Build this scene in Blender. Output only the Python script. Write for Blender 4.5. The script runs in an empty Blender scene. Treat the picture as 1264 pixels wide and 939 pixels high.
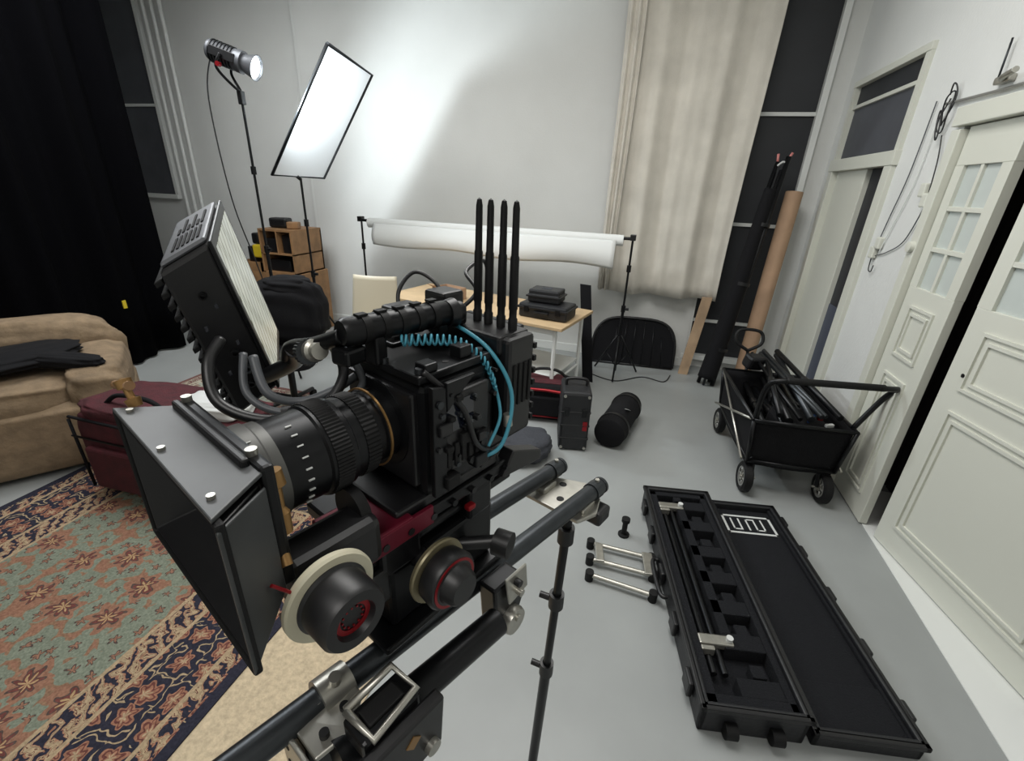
import bpy, bmesh, math, random
from mathutils import Vector, Matrix
random.seed(7)
SC=bpy.context.scene
def lin(c):
    return tuple(((x/255)/12.92 if x/255<=.04045 else ((x/255+.055)/1.055)**2.4) for x in c)+(1,)
# ---------------------------------------------------------------- materials
def mat(name,col,rough=.5,metal=0,noise=None,bump=None,emit=0,emcol=None,spec=.5,sheen=0,trans=0):
    m=bpy.data.materials.new(name); m.use_nodes=True; nt=m.node_tree; b=nt.nodes['Principled BSDF']
    b.inputs['Base Color'].default_value=lin(col); b.inputs['Roughness'].default_value=rough; b.inputs['Metallic'].default_value=metal
    b.inputs['Specular IOR Level'].default_value=spec
    if sheen: b.inputs['Sheen Weight'].default_value=sheen
    tc=nt.nodes.new('ShaderNodeTexCoord')
    if noise:
        n=nt.nodes.new('ShaderNodeTexNoise'); n.inputs['Scale'].default_value=noise[0]; n.inputs['Detail'].default_value=6
        nt.links.new(tc.outputs['Object'],n.inputs['Vector'])
        r=nt.nodes.new('ShaderNodeValToRGB'); k=noise[1]
        r.color_ramp.elements[0].position=.3; r.color_ramp.elements[1].position=.7
        r.color_ramp.elements[0].color=lin(tuple(max(0,x*(1-k)) for x in col)); r.color_ramp.elements[1].color=lin(tuple(min(255,x*(1+k)) for x in col))
        nt.links.new(n.outputs['Fac'],r.inputs['Fac']); nt.links.new(r.outputs['Color'],b.inputs['Base Color'])
    if bump:
        n=nt.nodes.new('ShaderNodeTexNoise'); n.inputs['Scale'].default_value=bump[0]; n.inputs['Detail'].default_value=4
        nt.links.new(tc.outputs['Object'],n.inputs['Vector'])
        u=nt.nodes.new('ShaderNodeBump'); u.inputs['Strength'].default_value=bump[1]; u.inputs['Distance'].default_value=.01
        nt.links.new(n.outputs['Fac'],u.inputs['Height']); nt.links.new(u.outputs['Normal'],b.inputs['Normal'])
    if emit:
        b.inputs['Emission Color'].default_value=lin(emcol or col); b.inputs['Emission Strength'].default_value=emit
    return m
WALL=mat('wall_white_plaster',(213,214,211),.85,noise=(1.3,.02),bump=(60,.12))
WHITE=mat('painted_wood_white',(220,222,219),.45,bump=(25,.05))
DOORM=mat('door_paint_cream',(208,209,198),.4,bump=(20,.04))
FLOOR=mat('floor_grey_paint',(147,150,149),.42,noise=(2.0,.035),bump=(9,.05))
PANE=mat('window_blackout',(38,40,44),.55,noise=(3,.1))
PANEL_=mat('window_blackout_grey',(74,76,82),.55,noise=(3,.1))
DKBLUE=mat('door_dark_bluegrey',(70,76,90),.5)
CURT=mat('curtain_cream',(204,199,188),.95,noise=(5,.04),bump=(130,.2),sheen=.2)
BLKCURT=mat('curtain_black_velvet',(6,6,8),1,spec=.04,bump=(80,.2))
BLK=mat('black_plastic',(17,17,19),.42,noise=(30,.1))
BLKM=mat('black_anodised_metal',(23,24,26),.34,metal=.5)
RUB=mat('black_rubber',(13,13,14),.6,spec=.3)
FAB=mat('black_nylon_fabric',(15,15,18),.85,bump=(200,.3),spec=.25)
GREYF=mat('dark_grey_fabric',(52,54,60),.85,bump=(60,.4))
GUN=mat('gunmetal_tube',(64,67,70),.36,metal=.8,noise=(40,.06))
LAMPG=mat('lamp_grey_metal',(104,106,110),.4,metal=.5)
RINGG=mat('lens_ring_dark_grey',(92,92,90),.4,metal=.4)
SIL=mat('brushed_silver',(176,174,166),.34,metal=.85,noise=(40,.06))
LGREY=mat('wheel_hub_grey',(150,150,146),.35,metal=.5)
FLAG=mat('mattebox_carbon',(64,66,67),.42,noise=(20,.1))
BRASS=mat('brass_knob',(150,116,72),.38,metal=.7)
RED=mat('red_anodised',(140,22,30),.35,metal=.5)
MAG=mat('magenta_plate',(104,22,42),.35,metal=.5)
CREAM=mat('ff_marking_disc',(192,187,164),.55)
CY=mat('cyan_cable',(66,140,160),.4)
GCAB=mat('grey_cable',(72,75,79),.45)
BCAB=mat('black_cable',(20,20,22),.4)
GLASS=mat('coated_glass',(20,24,34),.08,spec=.8)
SAND=mat('sand_carpet',(184,168,141),.95,noise=(60,.08),bump=(120,.4))
COUCH=mat('couch_tan_fabric',(124,106,84),.95,noise=(14,.1),bump=(50,.4))
BURG=mat('burgundy_fabric',(66,18,26),.85,noise=(20,.15),bump=(120,.3))
WOOD=mat('plywood',(140,106,72),.6,noise=(9,.12))
PLANKM=mat('pale_plank',(172,146,118),.65,noise=(9,.08))
TABLE=mat('table_birch',(188,162,126),.5,noise=(6,.06))
TAN=mat('cardboard_tube',(168,138,112),.8,noise=(6,.06))
BEIGE=mat('chair_beige_plastic',(186,177,156),.5)
PAPER=mat('backdrop_paper',(222,224,222),.9)
LABEL=mat('white_label',(196,198,196),.6)
YEL=mat('yellow_plastic',(205,180,40),.5)
PANEG=mat('frosted_glass',(190,197,193),.25)
FOAM=mat('charcoal_foam',(25,26,29),.95,bump=(150,.5),spec=.2)
CASE=mat('case_resin',(23,24,27),.5,bump=(60,.15))
BOOK=mat('book_spines',(70,36,34),.8,noise=(25,.6))
DARKIN=mat('hall_shelf_dark',(48,44,44),.9)
# ---------------------------------------------------------------- mesh helpers
def finish(bm,name,m,par,smooth=False,bevel=0,seg=2,mw=None):
    me=bpy.data.meshes.new(name)
    bmesh.ops.recalc_face_normals(bm,faces=bm.faces)
    if smooth:
        for f in bm.faces: f.smooth=(len(f.verts)<=4)
    bm.to_mesh(me); bm.free()
    o=bpy.data.objects.new(name,me); SC.collection.objects.link(o)
    if m: me.materials.append(m)
    if par: o.parent=par
    if mw is not None: o.matrix_basis=mw
    if bevel:
        b=o.modifiers.new('b','BEVEL'); b.width=bevel; b.segments=seg; b.limit_method='ANGLE'; b.angle_limit=.6
    return o
def E(name,loc=(0,0,0),rz=0):
    o=bpy.data.objects.new(name,None); o.empty_display_size=.1; SC.collection.objects.link(o); o.location=loc; o.rotation_euler=(0,0,math.radians(rz)); return o
def box(name,size,loc,m,par=None,rot=(0,0,0),bevel=.004,top=None):
    bm=bmesh.new(); bmesh.ops.create_cube(bm,size=1)
    for v in bm.verts:
        k=top if (top and v.co.z>0) else 1
        v.co=Vector((v.co.x*size[0]*k,v.co.y*size[1]*k,v.co.z*size[2]))
    mw=Matrix.Translation(loc)@Matrix.Rotation(math.radians(rot[2]),4,'Z')@Matrix.Rotation(math.radians(rot[1]),4,'Y')@Matrix.Rotation(math.radians(rot[0]),4,'X')
    return finish(bm,name,m,par,bevel=min(bevel,min(size)*.3),mw=mw)
def bb(name,a,b,m,par=None,bevel=.004):
    return box(name,[abs(b[i]-a[i]) for i in range(3)],[(a[i]+b[i])/2 for i in range(3)],m,par,bevel=bevel)
def multi(name,boxes,m,par=None,bevel=0):
    bm=bmesh.new()
    for a,b in boxes:
        r=bmesh.ops.create_cube(bm,size=1)['verts']
        for v in r: v.co=Vector([ (a[i]+b[i])/2+v.co[i]*abs(b[i]-a[i]) for i in range(3)])
    return finish(bm,name,m,par,bevel=bevel)
def frame(ax):
    z=Vector(ax).normalized(); x=z.orthogonal().normalized(); return x,z.cross(x),z
def lathe(name,prof,p,ax,m,par=None,n=40,closed=False,smooth=True):
    x,y,z=frame(ax); p=Vector(p); bm=bmesh.new(); rings=[]
    for t,r in prof:
        if r<1e-6: rings.append([bm.verts.new(p+z*t)])
        else: rings.append([bm.verts.new(p+z*t+(x*math.cos(2*math.pi*i/n)+y*math.sin(2*math.pi*i/n))*r) for i in range(n)])
    prs=list(zip(rings,rings[1:]))
    if closed: prs.append((rings[-1],rings[0]))
    for A,B in prs:
        if len(A)==1 and len(B)==1: continue
        for i in range(n):
            j=(i+1)%n
            if len(A)==1: bm.faces.new((A[0],B[i],B[j]))
            elif len(B)==1: bm.faces.new((A[i],A[j],B[0]))
            else: bm.faces.new((A[i],A[j],B[j],B[i]))
    o=finish(bm,name,m,par)
    if smooth:
        for f in o.data.polygons: f.use_smooth=True
        try:
            o.data.set_sharp_from_angle(angle=.6)
        except Exception: pass
    return o
def cyl(name,p1,p2,r,m,par=None,n=24,r2=None):
    p1=Vector(p1);p2=Vector(p2);L=(p2-p1).length; r2=r if r2 is None else r2
    return lathe(name,[(0,0),(0,r),(L,r2),(L,0)],p1,p2-p1,m,par,n)
def cat(pts,k=8):
    P=[Vector(p) for p in pts]; out=[]
    for i in range(len(P)-1):
        a=P[max(i-1,0)];b=P[i];c=P[i+1];d=P[min(i+2,len(P)-1)]
        for s in range(k):
            t=s/k; out.append(.5*((2*b)+(c-a)*t+(2*a-5*b+4*c-d)*t*t+(3*b-a-3*c+d)*t**3))
    return out+[P[-1]]
def tube(name,pts,r,m,par=None,n=10,smooth=True,k=8):
    P=cat(pts,k) if smooth and len(pts)>2 else [Vector(p) for p in pts]
    bm=bmesh.new(); prev=None; rings=[]
    for i,p in enumerate(P):
        t=(P[min(i+1,len(P)-1)]-P[max(i-1,0)]).normalized()
        x=(t.orthogonal() if prev is None else prev-t*prev.dot(t)).normalized(); prev=x; y=t.cross(x)
        rr=r(i/(len(P)-1)) if callable(r) else r
        rings.append([bm.verts.new(p+(x*math.cos(2*math.pi*j/n)+y*math.sin(2*math.pi*j/n))*rr) for j in range(n)])
    for A,B in zip(rings,rings[1:]):
        for i in range(n): bm.faces.new((A[i],A[(i+1)%n],B[(i+1)%n],B[i]))
    bm.faces.new(rings[0]);bm.faces.new(rings[-1])
    return finish(bm,name,m,par,smooth=True)
def grid(name,f,nu,nv,m,par=None,thick=0,smooth=True):
    bm=bmesh.new(); V=[[bm.verts.new(f(i/nu,j/nv)) for j in range(nv+1)] for i in range(nu+1)]
    for i in range(nu):
        for j in range(nv): bm.faces.new((V[i][j],V[i+1][j],V[i+1][j+1],V[i][j+1]))
    o=finish(bm,name,m,par,smooth=smooth)
    if thick:
        s=o.modifiers.new('s','SOLIDIFY'); s.thickness=thick
    return o
def prism(name,pts,vec,m,par=None,bevel=0):
    bm=bmesh.new(); A=[bm.verts.new(p) for p in pts]; B=[bm.verts.new(Vector(p)+Vector(vec)) for p in pts]
    bm.faces.new(A);bm.faces.new(B[::-1]); n=len(A)
    for i in range(n): bm.faces.new((A[i],A[(i+1)%n],B[(i+1)%n],B[i]))
    return finish(bm,name,m,par,bevel=bevel)
def puff(name,size,loc,m,par=None,rot=(0,0,0),pw=.5,amp=.0,seed=0):
    """rounded soft box (superellipsoid) with slight wrinkles"""
    bm=bmesh.new(); bmesh.ops.create_uvsphere(bm,u_segments=48,v_segments=28,radius=1)
    rnd=random.Random(seed); ph=[rnd.uniform(0,6) for _ in range(6)]
    for v in bm.verts:
        c=v.co; q=Vector([math.copysign(abs(c[i])**pw,c[i]) for i in range(3)])
        w=1+amp*(math.sin(7*c.x+ph[0])*math.sin(6*c.y+ph[1])+.6*math.sin(13*c.z+ph[2]+4*c.x)+.5*math.sin(17*c.y+ph[3]+5*c.z))
        v.co=Vector((q.x*size[0]/2*w,q.y*size[1]/2*w,q.z*size[2]/2*w))
    mw=Matrix.Translation(loc)@Matrix.Rotation(math.radians(rot[2]),4,'Z')@Matrix.Rotation(math.radians(rot[1]),4,'Y')@Matrix.Rotation(math.radians(rot[0]),4,'X')
    return finish(bm,name,m,par,smooth=True,mw=mw)
# ---------------------------------------------------------------- camera
cd=bpy.data.cameras.new('photo_camera'); cam=bpy.data.objects.new('photo_camera',cd); SC.collection.objects.link(cam); SC.camera=cam
cd.sensor_width=36; cd.sensor_fit='HORIZONTAL'; cd.lens=36*561/1264; cd.clip_start=.02; cd.clip_end=60
cam.matrix_world=Matrix(((.9597,-.1463,.2399,0),(.2780,.3705,-.8863,0),(.0409,.9174,.3959,1.7),(0,0,0,1)))
# ---------------------------------------------------------------- room shell
multi('floor',[((-7,-3,-.1),(3.2,4.95,0))],FLOOR)
multi('ceiling',[((-7,-3,3.7),(3.2,4.95,3.8))],WALL)
multi('wall_back',[((-3.79,4.85,0),(.55,5.0,3.7)),((-5.85,4.9,0),(-3.79,5.0,3.7)),((-7,4.9,0),(-6.7,5.0,3.7)),((-6.7,4.9,0),(-5.85,5,1.38)),((-6.7,4.9,3.55),(-5.85,5,3.7)),
  ((.55,4.9,3.4),(1.22,5,3.7)),((1.22,4.9,0),(3.2,5.0,3.7)),((.55,4.9,0),(1.22,5,.12))],WALL)
multi('wall_right',[((1.39,4.68,0),(1.5,4.9,3.7)),((1.39,3.62,2.52),(1.5,4.68,3.7)),((1.39,3.0,0),(1.5,3.62,3.7)),((1.39,1.3,2.12),(1.5,3.0,3.7)),((1.62,-3,0),(1.75,1.5,3.7)),((1.39,-3,2.12),(1.75,1.5,3.7))],WALL)
multi('wall_left',[((-7.1,-3,0),(-7,5,3.7))],WALL)
multi('wall_front',[((-7,-3.1,0),(3.2,-3,3.7))],WALL)
multi('wall_hall_light_block',[((3.1,-3,0),(3.2,4.9,3.7)),((1.5,3.05,0),(3.1,3.1,3.7))],DARKIN)  # hall walls added behind the doors, dark to keep world light from leaking in
def window(name,x0,x1,z0,z1,bars,pm):
    w=E(name,(0,0,0))
    bb('blackout_pane',(x0,4.92,z0),(x1,4.96,z1),pm,w,bevel=0)
    for i,z in enumerate(bars): bb('bar_%d'%i,(x0,4.895,z-.015),(x1,4.92,z+.015),WHITE,w,.002)
    bb('jamb_l',(x0-.02,4.86,z0),(x0+.02,4.92,z1),WHITE,w,.003); bb('jamb_r',(x1-.02,4.86,z0),(x1+.03,4.92,z1),WHITE,w,.003)
    bb('sill',(x0-.03,4.84,z0-.05),(x1+.03,4.92,z0),WHITE,w,.003)
window('window_1',-6.7,-5.88,1.4,3.55,(2.40,),PANEL_); window('window_2',.55,1.22,.14,3.4,(.5,1.44,2.34),PANE)
bb('baseboard_back',(-3.79,4.835,0),(.5,4.85,.09),WHITE)
bb('baseboard_right',(1.375,3.04,0),(1.39,3.6,.12),WHITE)
bb('trim_1',(-3.83,4.86,0),(-3.78,4.9,3.7),WHITE)
p=E('heating_pipes')
for i,x in enumerate((-5.74,-5.62,-5.5)): cyl('pipe_%d'%i,(x,4.86,0),(x,4.86,3.69),.022,WHITE,p)
d=E('door_1')
bb('jamb_near',(1.36,3.58,0),(1.42,3.68,1.90),DOORM,d,.004); bb('jamb_far',(1.36,4.62,0),(1.42,4.70,1.90),DOORM,d,.004); bb('head',(1.355,3.57,1.90),(1.425,4.71,1.985),DOORM,d,.004)
bb('transom_head',(1.365,3.58,2.485),(1.42,4.7,2.53),DOORM,d,.004); bb('transom_near',(1.37,3.58,1.985),(1.42,3.64,2.485),DOORM,d,0); bb('transom_far',(1.37,4.65,1.985),(1.42,4.7,2.485),DOORM,d,0)
bb('transom_pane_low',(1.405,3.64,1.985),(1.43,4.65,2.335),PANEL_,d,0); bb('transom_bar',(1.385,3.641,2.335),(1.42,4.649,2.36),DOORM,d,.003)
bb('transom_pane_top',(1.405,3.64,2.36),(1.43,4.65,2.485),PANE,d,0)
bb('door_leaf',(1.405,4.05,.01),(1.45,4.62,1.9),DOORM,d,.004)
bb('leaf_panel_top',(1.44,3.68,.95),(1.47,4.05,1.9),PANE,d,0); bb('leaf_panel_low',(1.435,3.68,.01),(1.475,4.05,.95),DKBLUE,d,.003)
d=E('door_2')
bb('jamb',(1.36,2.965,0),(1.42,3.04,2.03),DOORM,d,.004); bb('head',(1.355,1.3,2.045),(1.42,3.05,2.13),DOORM,d,.004)
def leaf(name,org,u,L,H,cols,glass):
    e=E(name); e.parent=d; ang=math.atan2(u[1],u[0]); e.matrix_basis=Matrix.Translation(org)@Matrix.Rotation(ang,4,'Z')
    z0,z1=glass
    bb('slab_low',(0,-.0,0),(L,.04,z0),DOORM,e,.003); bb('slab_top',(0,0,z1),(L,.04,H),DOORM,e,.003)
    bb('stile_a',(0,0,z0),(.07,.04,z1),DOORM,e,0); bb('stile_b',(L-.07,0,z0),(L,.04,z1),DOORM,e,0)
    bb('glass',(.06,.016,z0),(L-.06,.024,z1),PANEG,e,0)
    for i in range(1,cols):
        x=.07+(L-.14)*i/cols; bb('mv%d'%i,(x-.011,.002,z0),(x+.011,.038,z1),DOORM,e,.002)
    for i in range(1,3):
        z=z0+(z1-z0)*i/3; bb('mh%d'%i,(.06,.001,z-.011),(L-.06,.037,z+.011),DOORM,e,.002)
    for k,(a,b) in enumerate(((.14,.82),(.92,z0-.09))):
        if b-a<.1: continue
        for nm,s in (('o',0),('i',.035)):
            x0,x1,a2,b2=.09+s,L-.09-s,a+s,b-s; t=.014
            multi('moulding_%s%d'%(nm,k),[((x0,-.01,a2),(x1,.002,a2+t)),((x0,-.01,b2-t),(x1,.002,b2)),((x0,-.01,a2+t),(x0+t,.002,b2-t)),((x1-t,-.01,a2+t),(x1,.002,b2-t))],DOORM,e,0)
    return e
leaf('leaf_far',(1.395,2.96,.01),(0,-1),.41,2.03,2,(1.28,1.86))
leaf('leaf_near',(1.43,2.45,.01),(.2028,-.979),.9,2.03,3,(1.28,1.86))
cyl('keyhole',(1.442,2.36,1.0),(1.436,2.36,1.0),.009,RUB,d)
bb('floor_threshold',(1.415,1.2,0),(1.9,2.96,.004),WHITE,None,0)
b=E('bookshelf')
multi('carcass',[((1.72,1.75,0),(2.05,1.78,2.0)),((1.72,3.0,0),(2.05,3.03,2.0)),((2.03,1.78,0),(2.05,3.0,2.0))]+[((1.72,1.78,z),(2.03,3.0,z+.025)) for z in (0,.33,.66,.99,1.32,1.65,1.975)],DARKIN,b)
bl=[]
for z in (.025,.355,.685,1.015,1.345,1.675):
    y=1.8
    while y<2.95:
        w=random.uniform(.02,.05); h_=random.uniform(.18,.28); bl.append(((1.75,y,z),(1.97,y+w*.9,z+h_))); y+=w
multi('books',bl,BOOK,b)
# ---------------------------------------------------------------- drapes
def pleat(x0,x1,y,z0,z1,amp,seed,hi=.3):
    r=random.Random(seed); ph=[r.uniform(0,6) for _ in range(5)]
    def f(u,v):
        x=x0[0]*(1-v)+x0[1]*v; xe=x1[0]*(1-v)+x1[1]*v
        w=amp*(math.sin(u*15+ph[0]+.5*v)+.55*math.sin(u*29+ph[1]-.9*v)*(.4+.6*math.sin(u*3.1))+hi*math.sin(u*57+ph[2]))*(.6+.4*(1-v))
        return Vector((x+(xe-x)*u+.012*math.sin(v*5+ph[3]),y+w,z0+(z1-z0)*v+.005*math.sin(u*15+ph[0])*(1-v)))
    return f
c=E('cream_curtain')
grid('cloth',pleat((-.33,-.45),(.72,.76),4.70,.75,3.6,.034,3,.18),160,24,CURT,c,.004)
grid('edge_fold',pleat((-.40,-.44),(-.28,-.28),4.64,.77,3.6,.022,8,.1),30,20,CURT,c,.004)
cyl('curtain_rail',(-.6,4.7,3.62),(.9,4.7,3.62),.014,BLKM,c)
c=E('black_curtain')
def fc(u,v):
    y=-2.6+6.0*u; return Vector((-4.48+.06*math.sin(u*70)+.03*math.sin(u*173+1),y,.02+3.6*v))
grid('cloth',fc,420,8,BLKCURT,c,.006); bb('curtain_track',(-4.53,-2.7,3.62),(-4.43,3.5,3.7),BLKM,c)
bb('yellow_tag',(-4.40,2.87,.54),(-4.385,2.90,.61),YEL,c,.001)
# ---------------------------------------------------------------- rugs
def rug_mat(name,hx,hy,field,fl,acc,bord,bw,scale):
    m=bpy.data.materials.new(name); m.use_nodes=True; nt=m.node_tree; b=nt.nodes['Principled BSDF']; b.inputs['Roughness'].default_value=.95; b.inputs['Specular IOR Level'].default_value=.1
    L=nt.links.new
    def N(t,**k):
        n=nt.nodes.new(t)
        for a,v in k.items(): setattr(n,a,v)
        return n
    def M(op,a,bb_=None,c=None):
        n=N('ShaderNodeMath',operation=op)
        for i,x in enumerate((a,bb_,c)):
            if x is None: continue
            if isinstance(x,(int,float)): n.inputs[i].default_value=x
            else: L(x,n.inputs[i])
        return n.outputs[0]
    tc=N('ShaderNodeTexCoord'); 
    ns=N('ShaderNodeTexNoise'); ns.inputs['Scale'].default_value=14; L(tc.outputs['Object'],ns.inputs['Vector'])
    wob=N('ShaderNodeVectorMath',operation='MULTIPLY_ADD'); L(ns.outputs['Color'],wob.inputs[0]); wob.inputs[1].default_value=(.055,.055,0); L(tc.outputs['Object'],wob.inputs[2])
    sep=N('ShaderNodeSeparateXYZ'); L(tc.outputs['Object'],sep.inputs[0]); X,Y=sep.outputs[0],sep.outputs[1]
    dist=M('MINIMUM',M('SUBTRACT',hx,M('ABSOLUTE',X)),M('SUBTRACT',hy,M('ABSOLUTE',Y)))
    def flowers(sc,seed,pet,rnd=.6):
        vm=N('ShaderNodeVectorMath',operation='SCALE'); L(wob.outputs[0],vm.inputs[0]); vm.inputs['Scale'].default_value=sc
        ad=N('ShaderNodeVectorMath',operation='ADD'); L(vm.outputs[0],ad.inputs[0]); ad.inputs[1].default_value=(seed,seed*1.7,0)
        fl_=N('ShaderNodeVectorMath',operation='MULTIPLY'); L(ad.outputs[0],fl_.inputs[0]); fl_.inputs[1].default_value=(1,1,0)
        vo=N('ShaderNodeTexVoronoi',voronoi_dimensions='2D'); vo.inputs['Scale'].default_value=1; vo.inputs['Randomness'].default_value=rnd; L(fl_.outputs[0],vo.inputs['Vector'])
        sb=N('ShaderNodeVectorMath',operation='SUBTRACT'); L(fl_.outputs[0],sb.inputs[0]); L(vo.outputs['Position'],sb.inputs[1])
        s2=N('ShaderNodeSeparateXYZ'); L(sb.outputs[0],s2.inputs[0])
        th=M('ARCTAN2',s2.outputs[1],s2.outputs[0]); r=vo.outputs['Distance']
        return M('ADD',r,M('MULTIPLY',.07,M('SINE',M('MULTIPLY',th,pet))))
    def ramp(fac,els,const=True):
        r=N('ShaderNodeValToRGB'); cr=r.color_ramp; cr.interpolation='CONSTANT' if const else 'LINEAR'
        while len(cr.elements)<len(els): cr.elements.new(.5)
        for e,(p_,c_) in zip(cr.elements,els): e.position=p_; e.color=lin(c_)
        L(fac,r.inputs[0]); return r.outputs[0]
    fa=flowers(scale,0,7)
    f1=ramp(fa,[(0,acc[0]),(.07,fl[0]),(.15,acc[1]),(.19,fl[1]),(.32,field),(.9,field)])
    f2=flowers(scale*2.4,3.1,5,.9); f2c=ramp(f2,[(0,fl[1]),(.10,acc[1]),(.17,field),(.46,field),(.58,acc[2]),(.68,fl[1])])
    f1m=ramp(fa,[(0,(255,255,255)),(.32,(0,0,0))])
    def mix(f,a,c):
        n=N('ShaderNodeMix',data_type='RGBA'); L(f,n.inputs[0]); L(a,n.inputs[6]); L(c,n.inputs[7]); return n.outputs[2]
    base=mix(f1m,f2c,f1)
    bm_=ramp(flowers(scale*2.1,8.2,6,.4),[(0,bord[2]),(.1,bord[1]),(.2,bord[3]),(.27,bord[1]),(.35,bord[0]),(.52,bord[0]),(.56,bord[2]),(.62,bord[0])])
    wv=N('ShaderNodeTexWave',bands_direction='DIAGONAL'); wv.inputs['Scale'].default_value=9; wv.inputs['Distortion'].default_value=7; wv.inputs['Detail Scale'].default_value=3; L(wob.outputs[0],wv.inputs['Vector'])
    st=ramp(wv.outputs['Fac'],[(0,bord[0]),(.3,bord[1]),(.55,bord[2]),(.75,bord[3]),(.85,bord[2])])
    inb=M('LESS_THAN',dist,bw); base=mix(inb,base,bm_)
    for a,c_ in ((.05,bw*.24),(bw*.74,bw)):
        k=M('MULTIPLY',M('GREATER_THAN',dist,a),M('LESS_THAN',dist,c_)); base=mix(k,base,st)
    for a in (bw*.24,bw*.74,bw):
        k=M('LESS_THAN',M('ABSOLUTE',M('SUBTRACT',dist,a)),.008); r=N('ShaderNodeRGB'); r.outputs[0].default_value=lin(bord[2]); base=mix(k,base,r.outputs[0])
    k=M('LESS_THAN',dist,.04); r=N('ShaderNodeRGB'); r.outputs[0].default_value=lin(bord[0]); base=mix(k,base,r.outputs[0])
    n2=N('ShaderNodeTexNoise'); n2.inputs['Scale'].default_value=120; n2.inputs['Detail'].default_value=6; L(tc.outputs['Object'],n2.inputs['Vector'])
    n3=N('ShaderNodeMapRange'); n3.inputs[1].default_value=.3; n3.inputs[2].default_value=.7; n3.inputs[3].default_value=.62; n3.inputs[4].default_value=1.05; L(n2.outputs['Fac'],n3.inputs[0])
    hs=N('ShaderNodeHueSaturation'); hs.inputs['Saturation'].default_value=.85; L(n3.outputs[0],hs.inputs['Value']); L(base,hs.inputs['Color'])
    L(hs.outputs[0],b.inputs['Base Color'])
    bu=N('ShaderNodeBump'); bu.inputs['Strength'].default_value=.5; bu.inputs['Distance'].default_value=.004; L(n2.outputs['Fac'],bu.inputs['Height']); L(bu.outputs[0],b.inputs['Normal'])
    return m
RM=rug_mat('persian_wool',.95,1.6,(124,132,114),[(112,56,48),(146,100,74)],[(176,142,94),(86,72,66),(140,104,76)],[(46,46,60),(152,100,72),(170,146,110),(104,54,46)],.46,4.6)
o=multi('persian_rug',[((-.95,-1.6,0),(.95,1.6,.012))],RM); o.location=(-2.15,.35,0)
RM2=rug_mat('pale_wool',.8,.45,(160,168,152),[(130,90,80),(150,120,104)],[(180,170,140),(126,126,118),(134,130,116)],[(120,80,74),(160,140,120),(186,178,156),(110,108,102)],.16,6)
o=multi('pale_rug',[((-.8,-.45,0),(.8,.45,.012))],RM2); o.location=(-2.9,2.45,0)
multi('sand_runner_carpet',[((-1.2,-1.25,0),(-.72,1.25,.006))],SAND)
# ---------------------------------------------------------------- couch
c=E('couch',(-3.68,1.42,0),53)
puff('base',(1.55,.86,.42),(0,0,.225),COUCH,c,pw=.25,amp=.010)
puff('seat_cushion',(1.15,.68,.24),(0,-.06,.44),COUCH,c,pw=.45,amp=.03,seed=2)
puff('backrest',(1.5,.30,.56),(0,.30,.51),COUCH,c,pw=.5,amp=.03,seed=3)
puff('arm_near',(.30,.86,.40),(.62,0,.42),COUCH,c,pw=.5,amp=.03,seed=4)
puff('arm_far',(.26,.84,.38),(-.64,0,.42),COUCH,c,pw=.5,amp=.03,seed=5)
c2=E('black_jacket',(-3.52,1.60,.635),53)
puff('jacket_body',(.66,.42,.10),(0,-.02,.0),FAB,c2,(0,-4,12),.85,.06,9); puff('sleeve',(.46,.14,.09),(.24,-.17,.0),FAB,c2,(0,3,-30),.85,.05,11); puff('collar',(.24,.2,.12),(-.25,.05,.02),FAB,c2,(0,0,40),.8,.06,5)
# burgundy equipment bag
c=E('burgundy_equipment_bag',(-2.3,1.62,.012),2)
puff('bag_body',(1.02,.42,.50),(0,0,.26),BURG,c,pw=.25,amp=.008); puff('bag_lid',(.99,.40,.10),(0,0,.50),BURG,c,pw=.4,amp=.03,seed=3)
tube('piping',[(-.50,-.20,.47),(0,-.215,.47),(.50,-.20,.47)],.008,FAB,c); tube('strap_handle',[(-.32,-.12,.54),(-.22,-.12,.60),(-.02,-.12,.60),(.08,-.12,.54)],.012,FAB,c)
tube('zip_line',[(-.505,-.21,.36),(0,-.222,.36),(.505,-.21,.36)],.006,RUB,c,smooth=False); tube('corner_pipe',[(-.485,-.205,.04),(-.492,-.208,.46)],.008,FAB,c,smooth=False)
puff('white_pouch',(.36,.24,.10),(.3,-.02,.58),LABEL,c,(0,0,12),.6,.04,3); box('side_pocket',(.4,.05,.25),(-.2,-.22,.2),BURG,c,(0,0,0),.02)
# ---------------------------------------------------------------- light stands
def light_stand(e,x,y,ztop,spread=.45,m=BLKM,zleg=.55,rot=20,nm=''):
    cyl(nm+'column_low',(x,y,.04),(x,y,ztop*.5),.014,m,e); cyl(nm+'column_top',(x,y,ztop*.5),(x,y,ztop),.010,m,e)
    for z in (ztop*.5,ztop*.78): cyl(nm+'collar_%d'%int(z*100),(x,y,z-.03),(x,y,z+.03),.02,m,e); 
    cyl(nm+'knob',(x,y,ztop*.5),(x+.05,y,ztop*.5),.013,m,e)
    for i in range(3):
        a=math.radians(rot+120*i); tube(nm+'leg_%d'%(i+1),[(x+.02*math.cos(a),y+.02*math.sin(a),zleg),(x+spread*math.cos(a),y+spread*math.sin(a),.012)],.009,m,e)
        tube(nm+'brace_%d'%(i+1),[(x+.015*math.cos(a),y+.015*math.sin(a),.10),(x+spread*.5*math.cos(a),y+spread*.5*math.sin(a),zleg*.5)],.006,m,e)
L1=E('led_studio_lamp'); light_stand(L1,-3.13,3.3,2.2,spread=.36,rot=-30)
A=Vector((-3.27,3.22,2.515)); B=Vector((-2.9,3.32,2.39)); ax=(B-A).normalized()
lathe('lamp_housing',[(0,0),(0,.062),(.015,.070),(.2,.070),(.21,.076),(.25,.076),(.25,0)],A,ax,LAMPG,L1)
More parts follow.
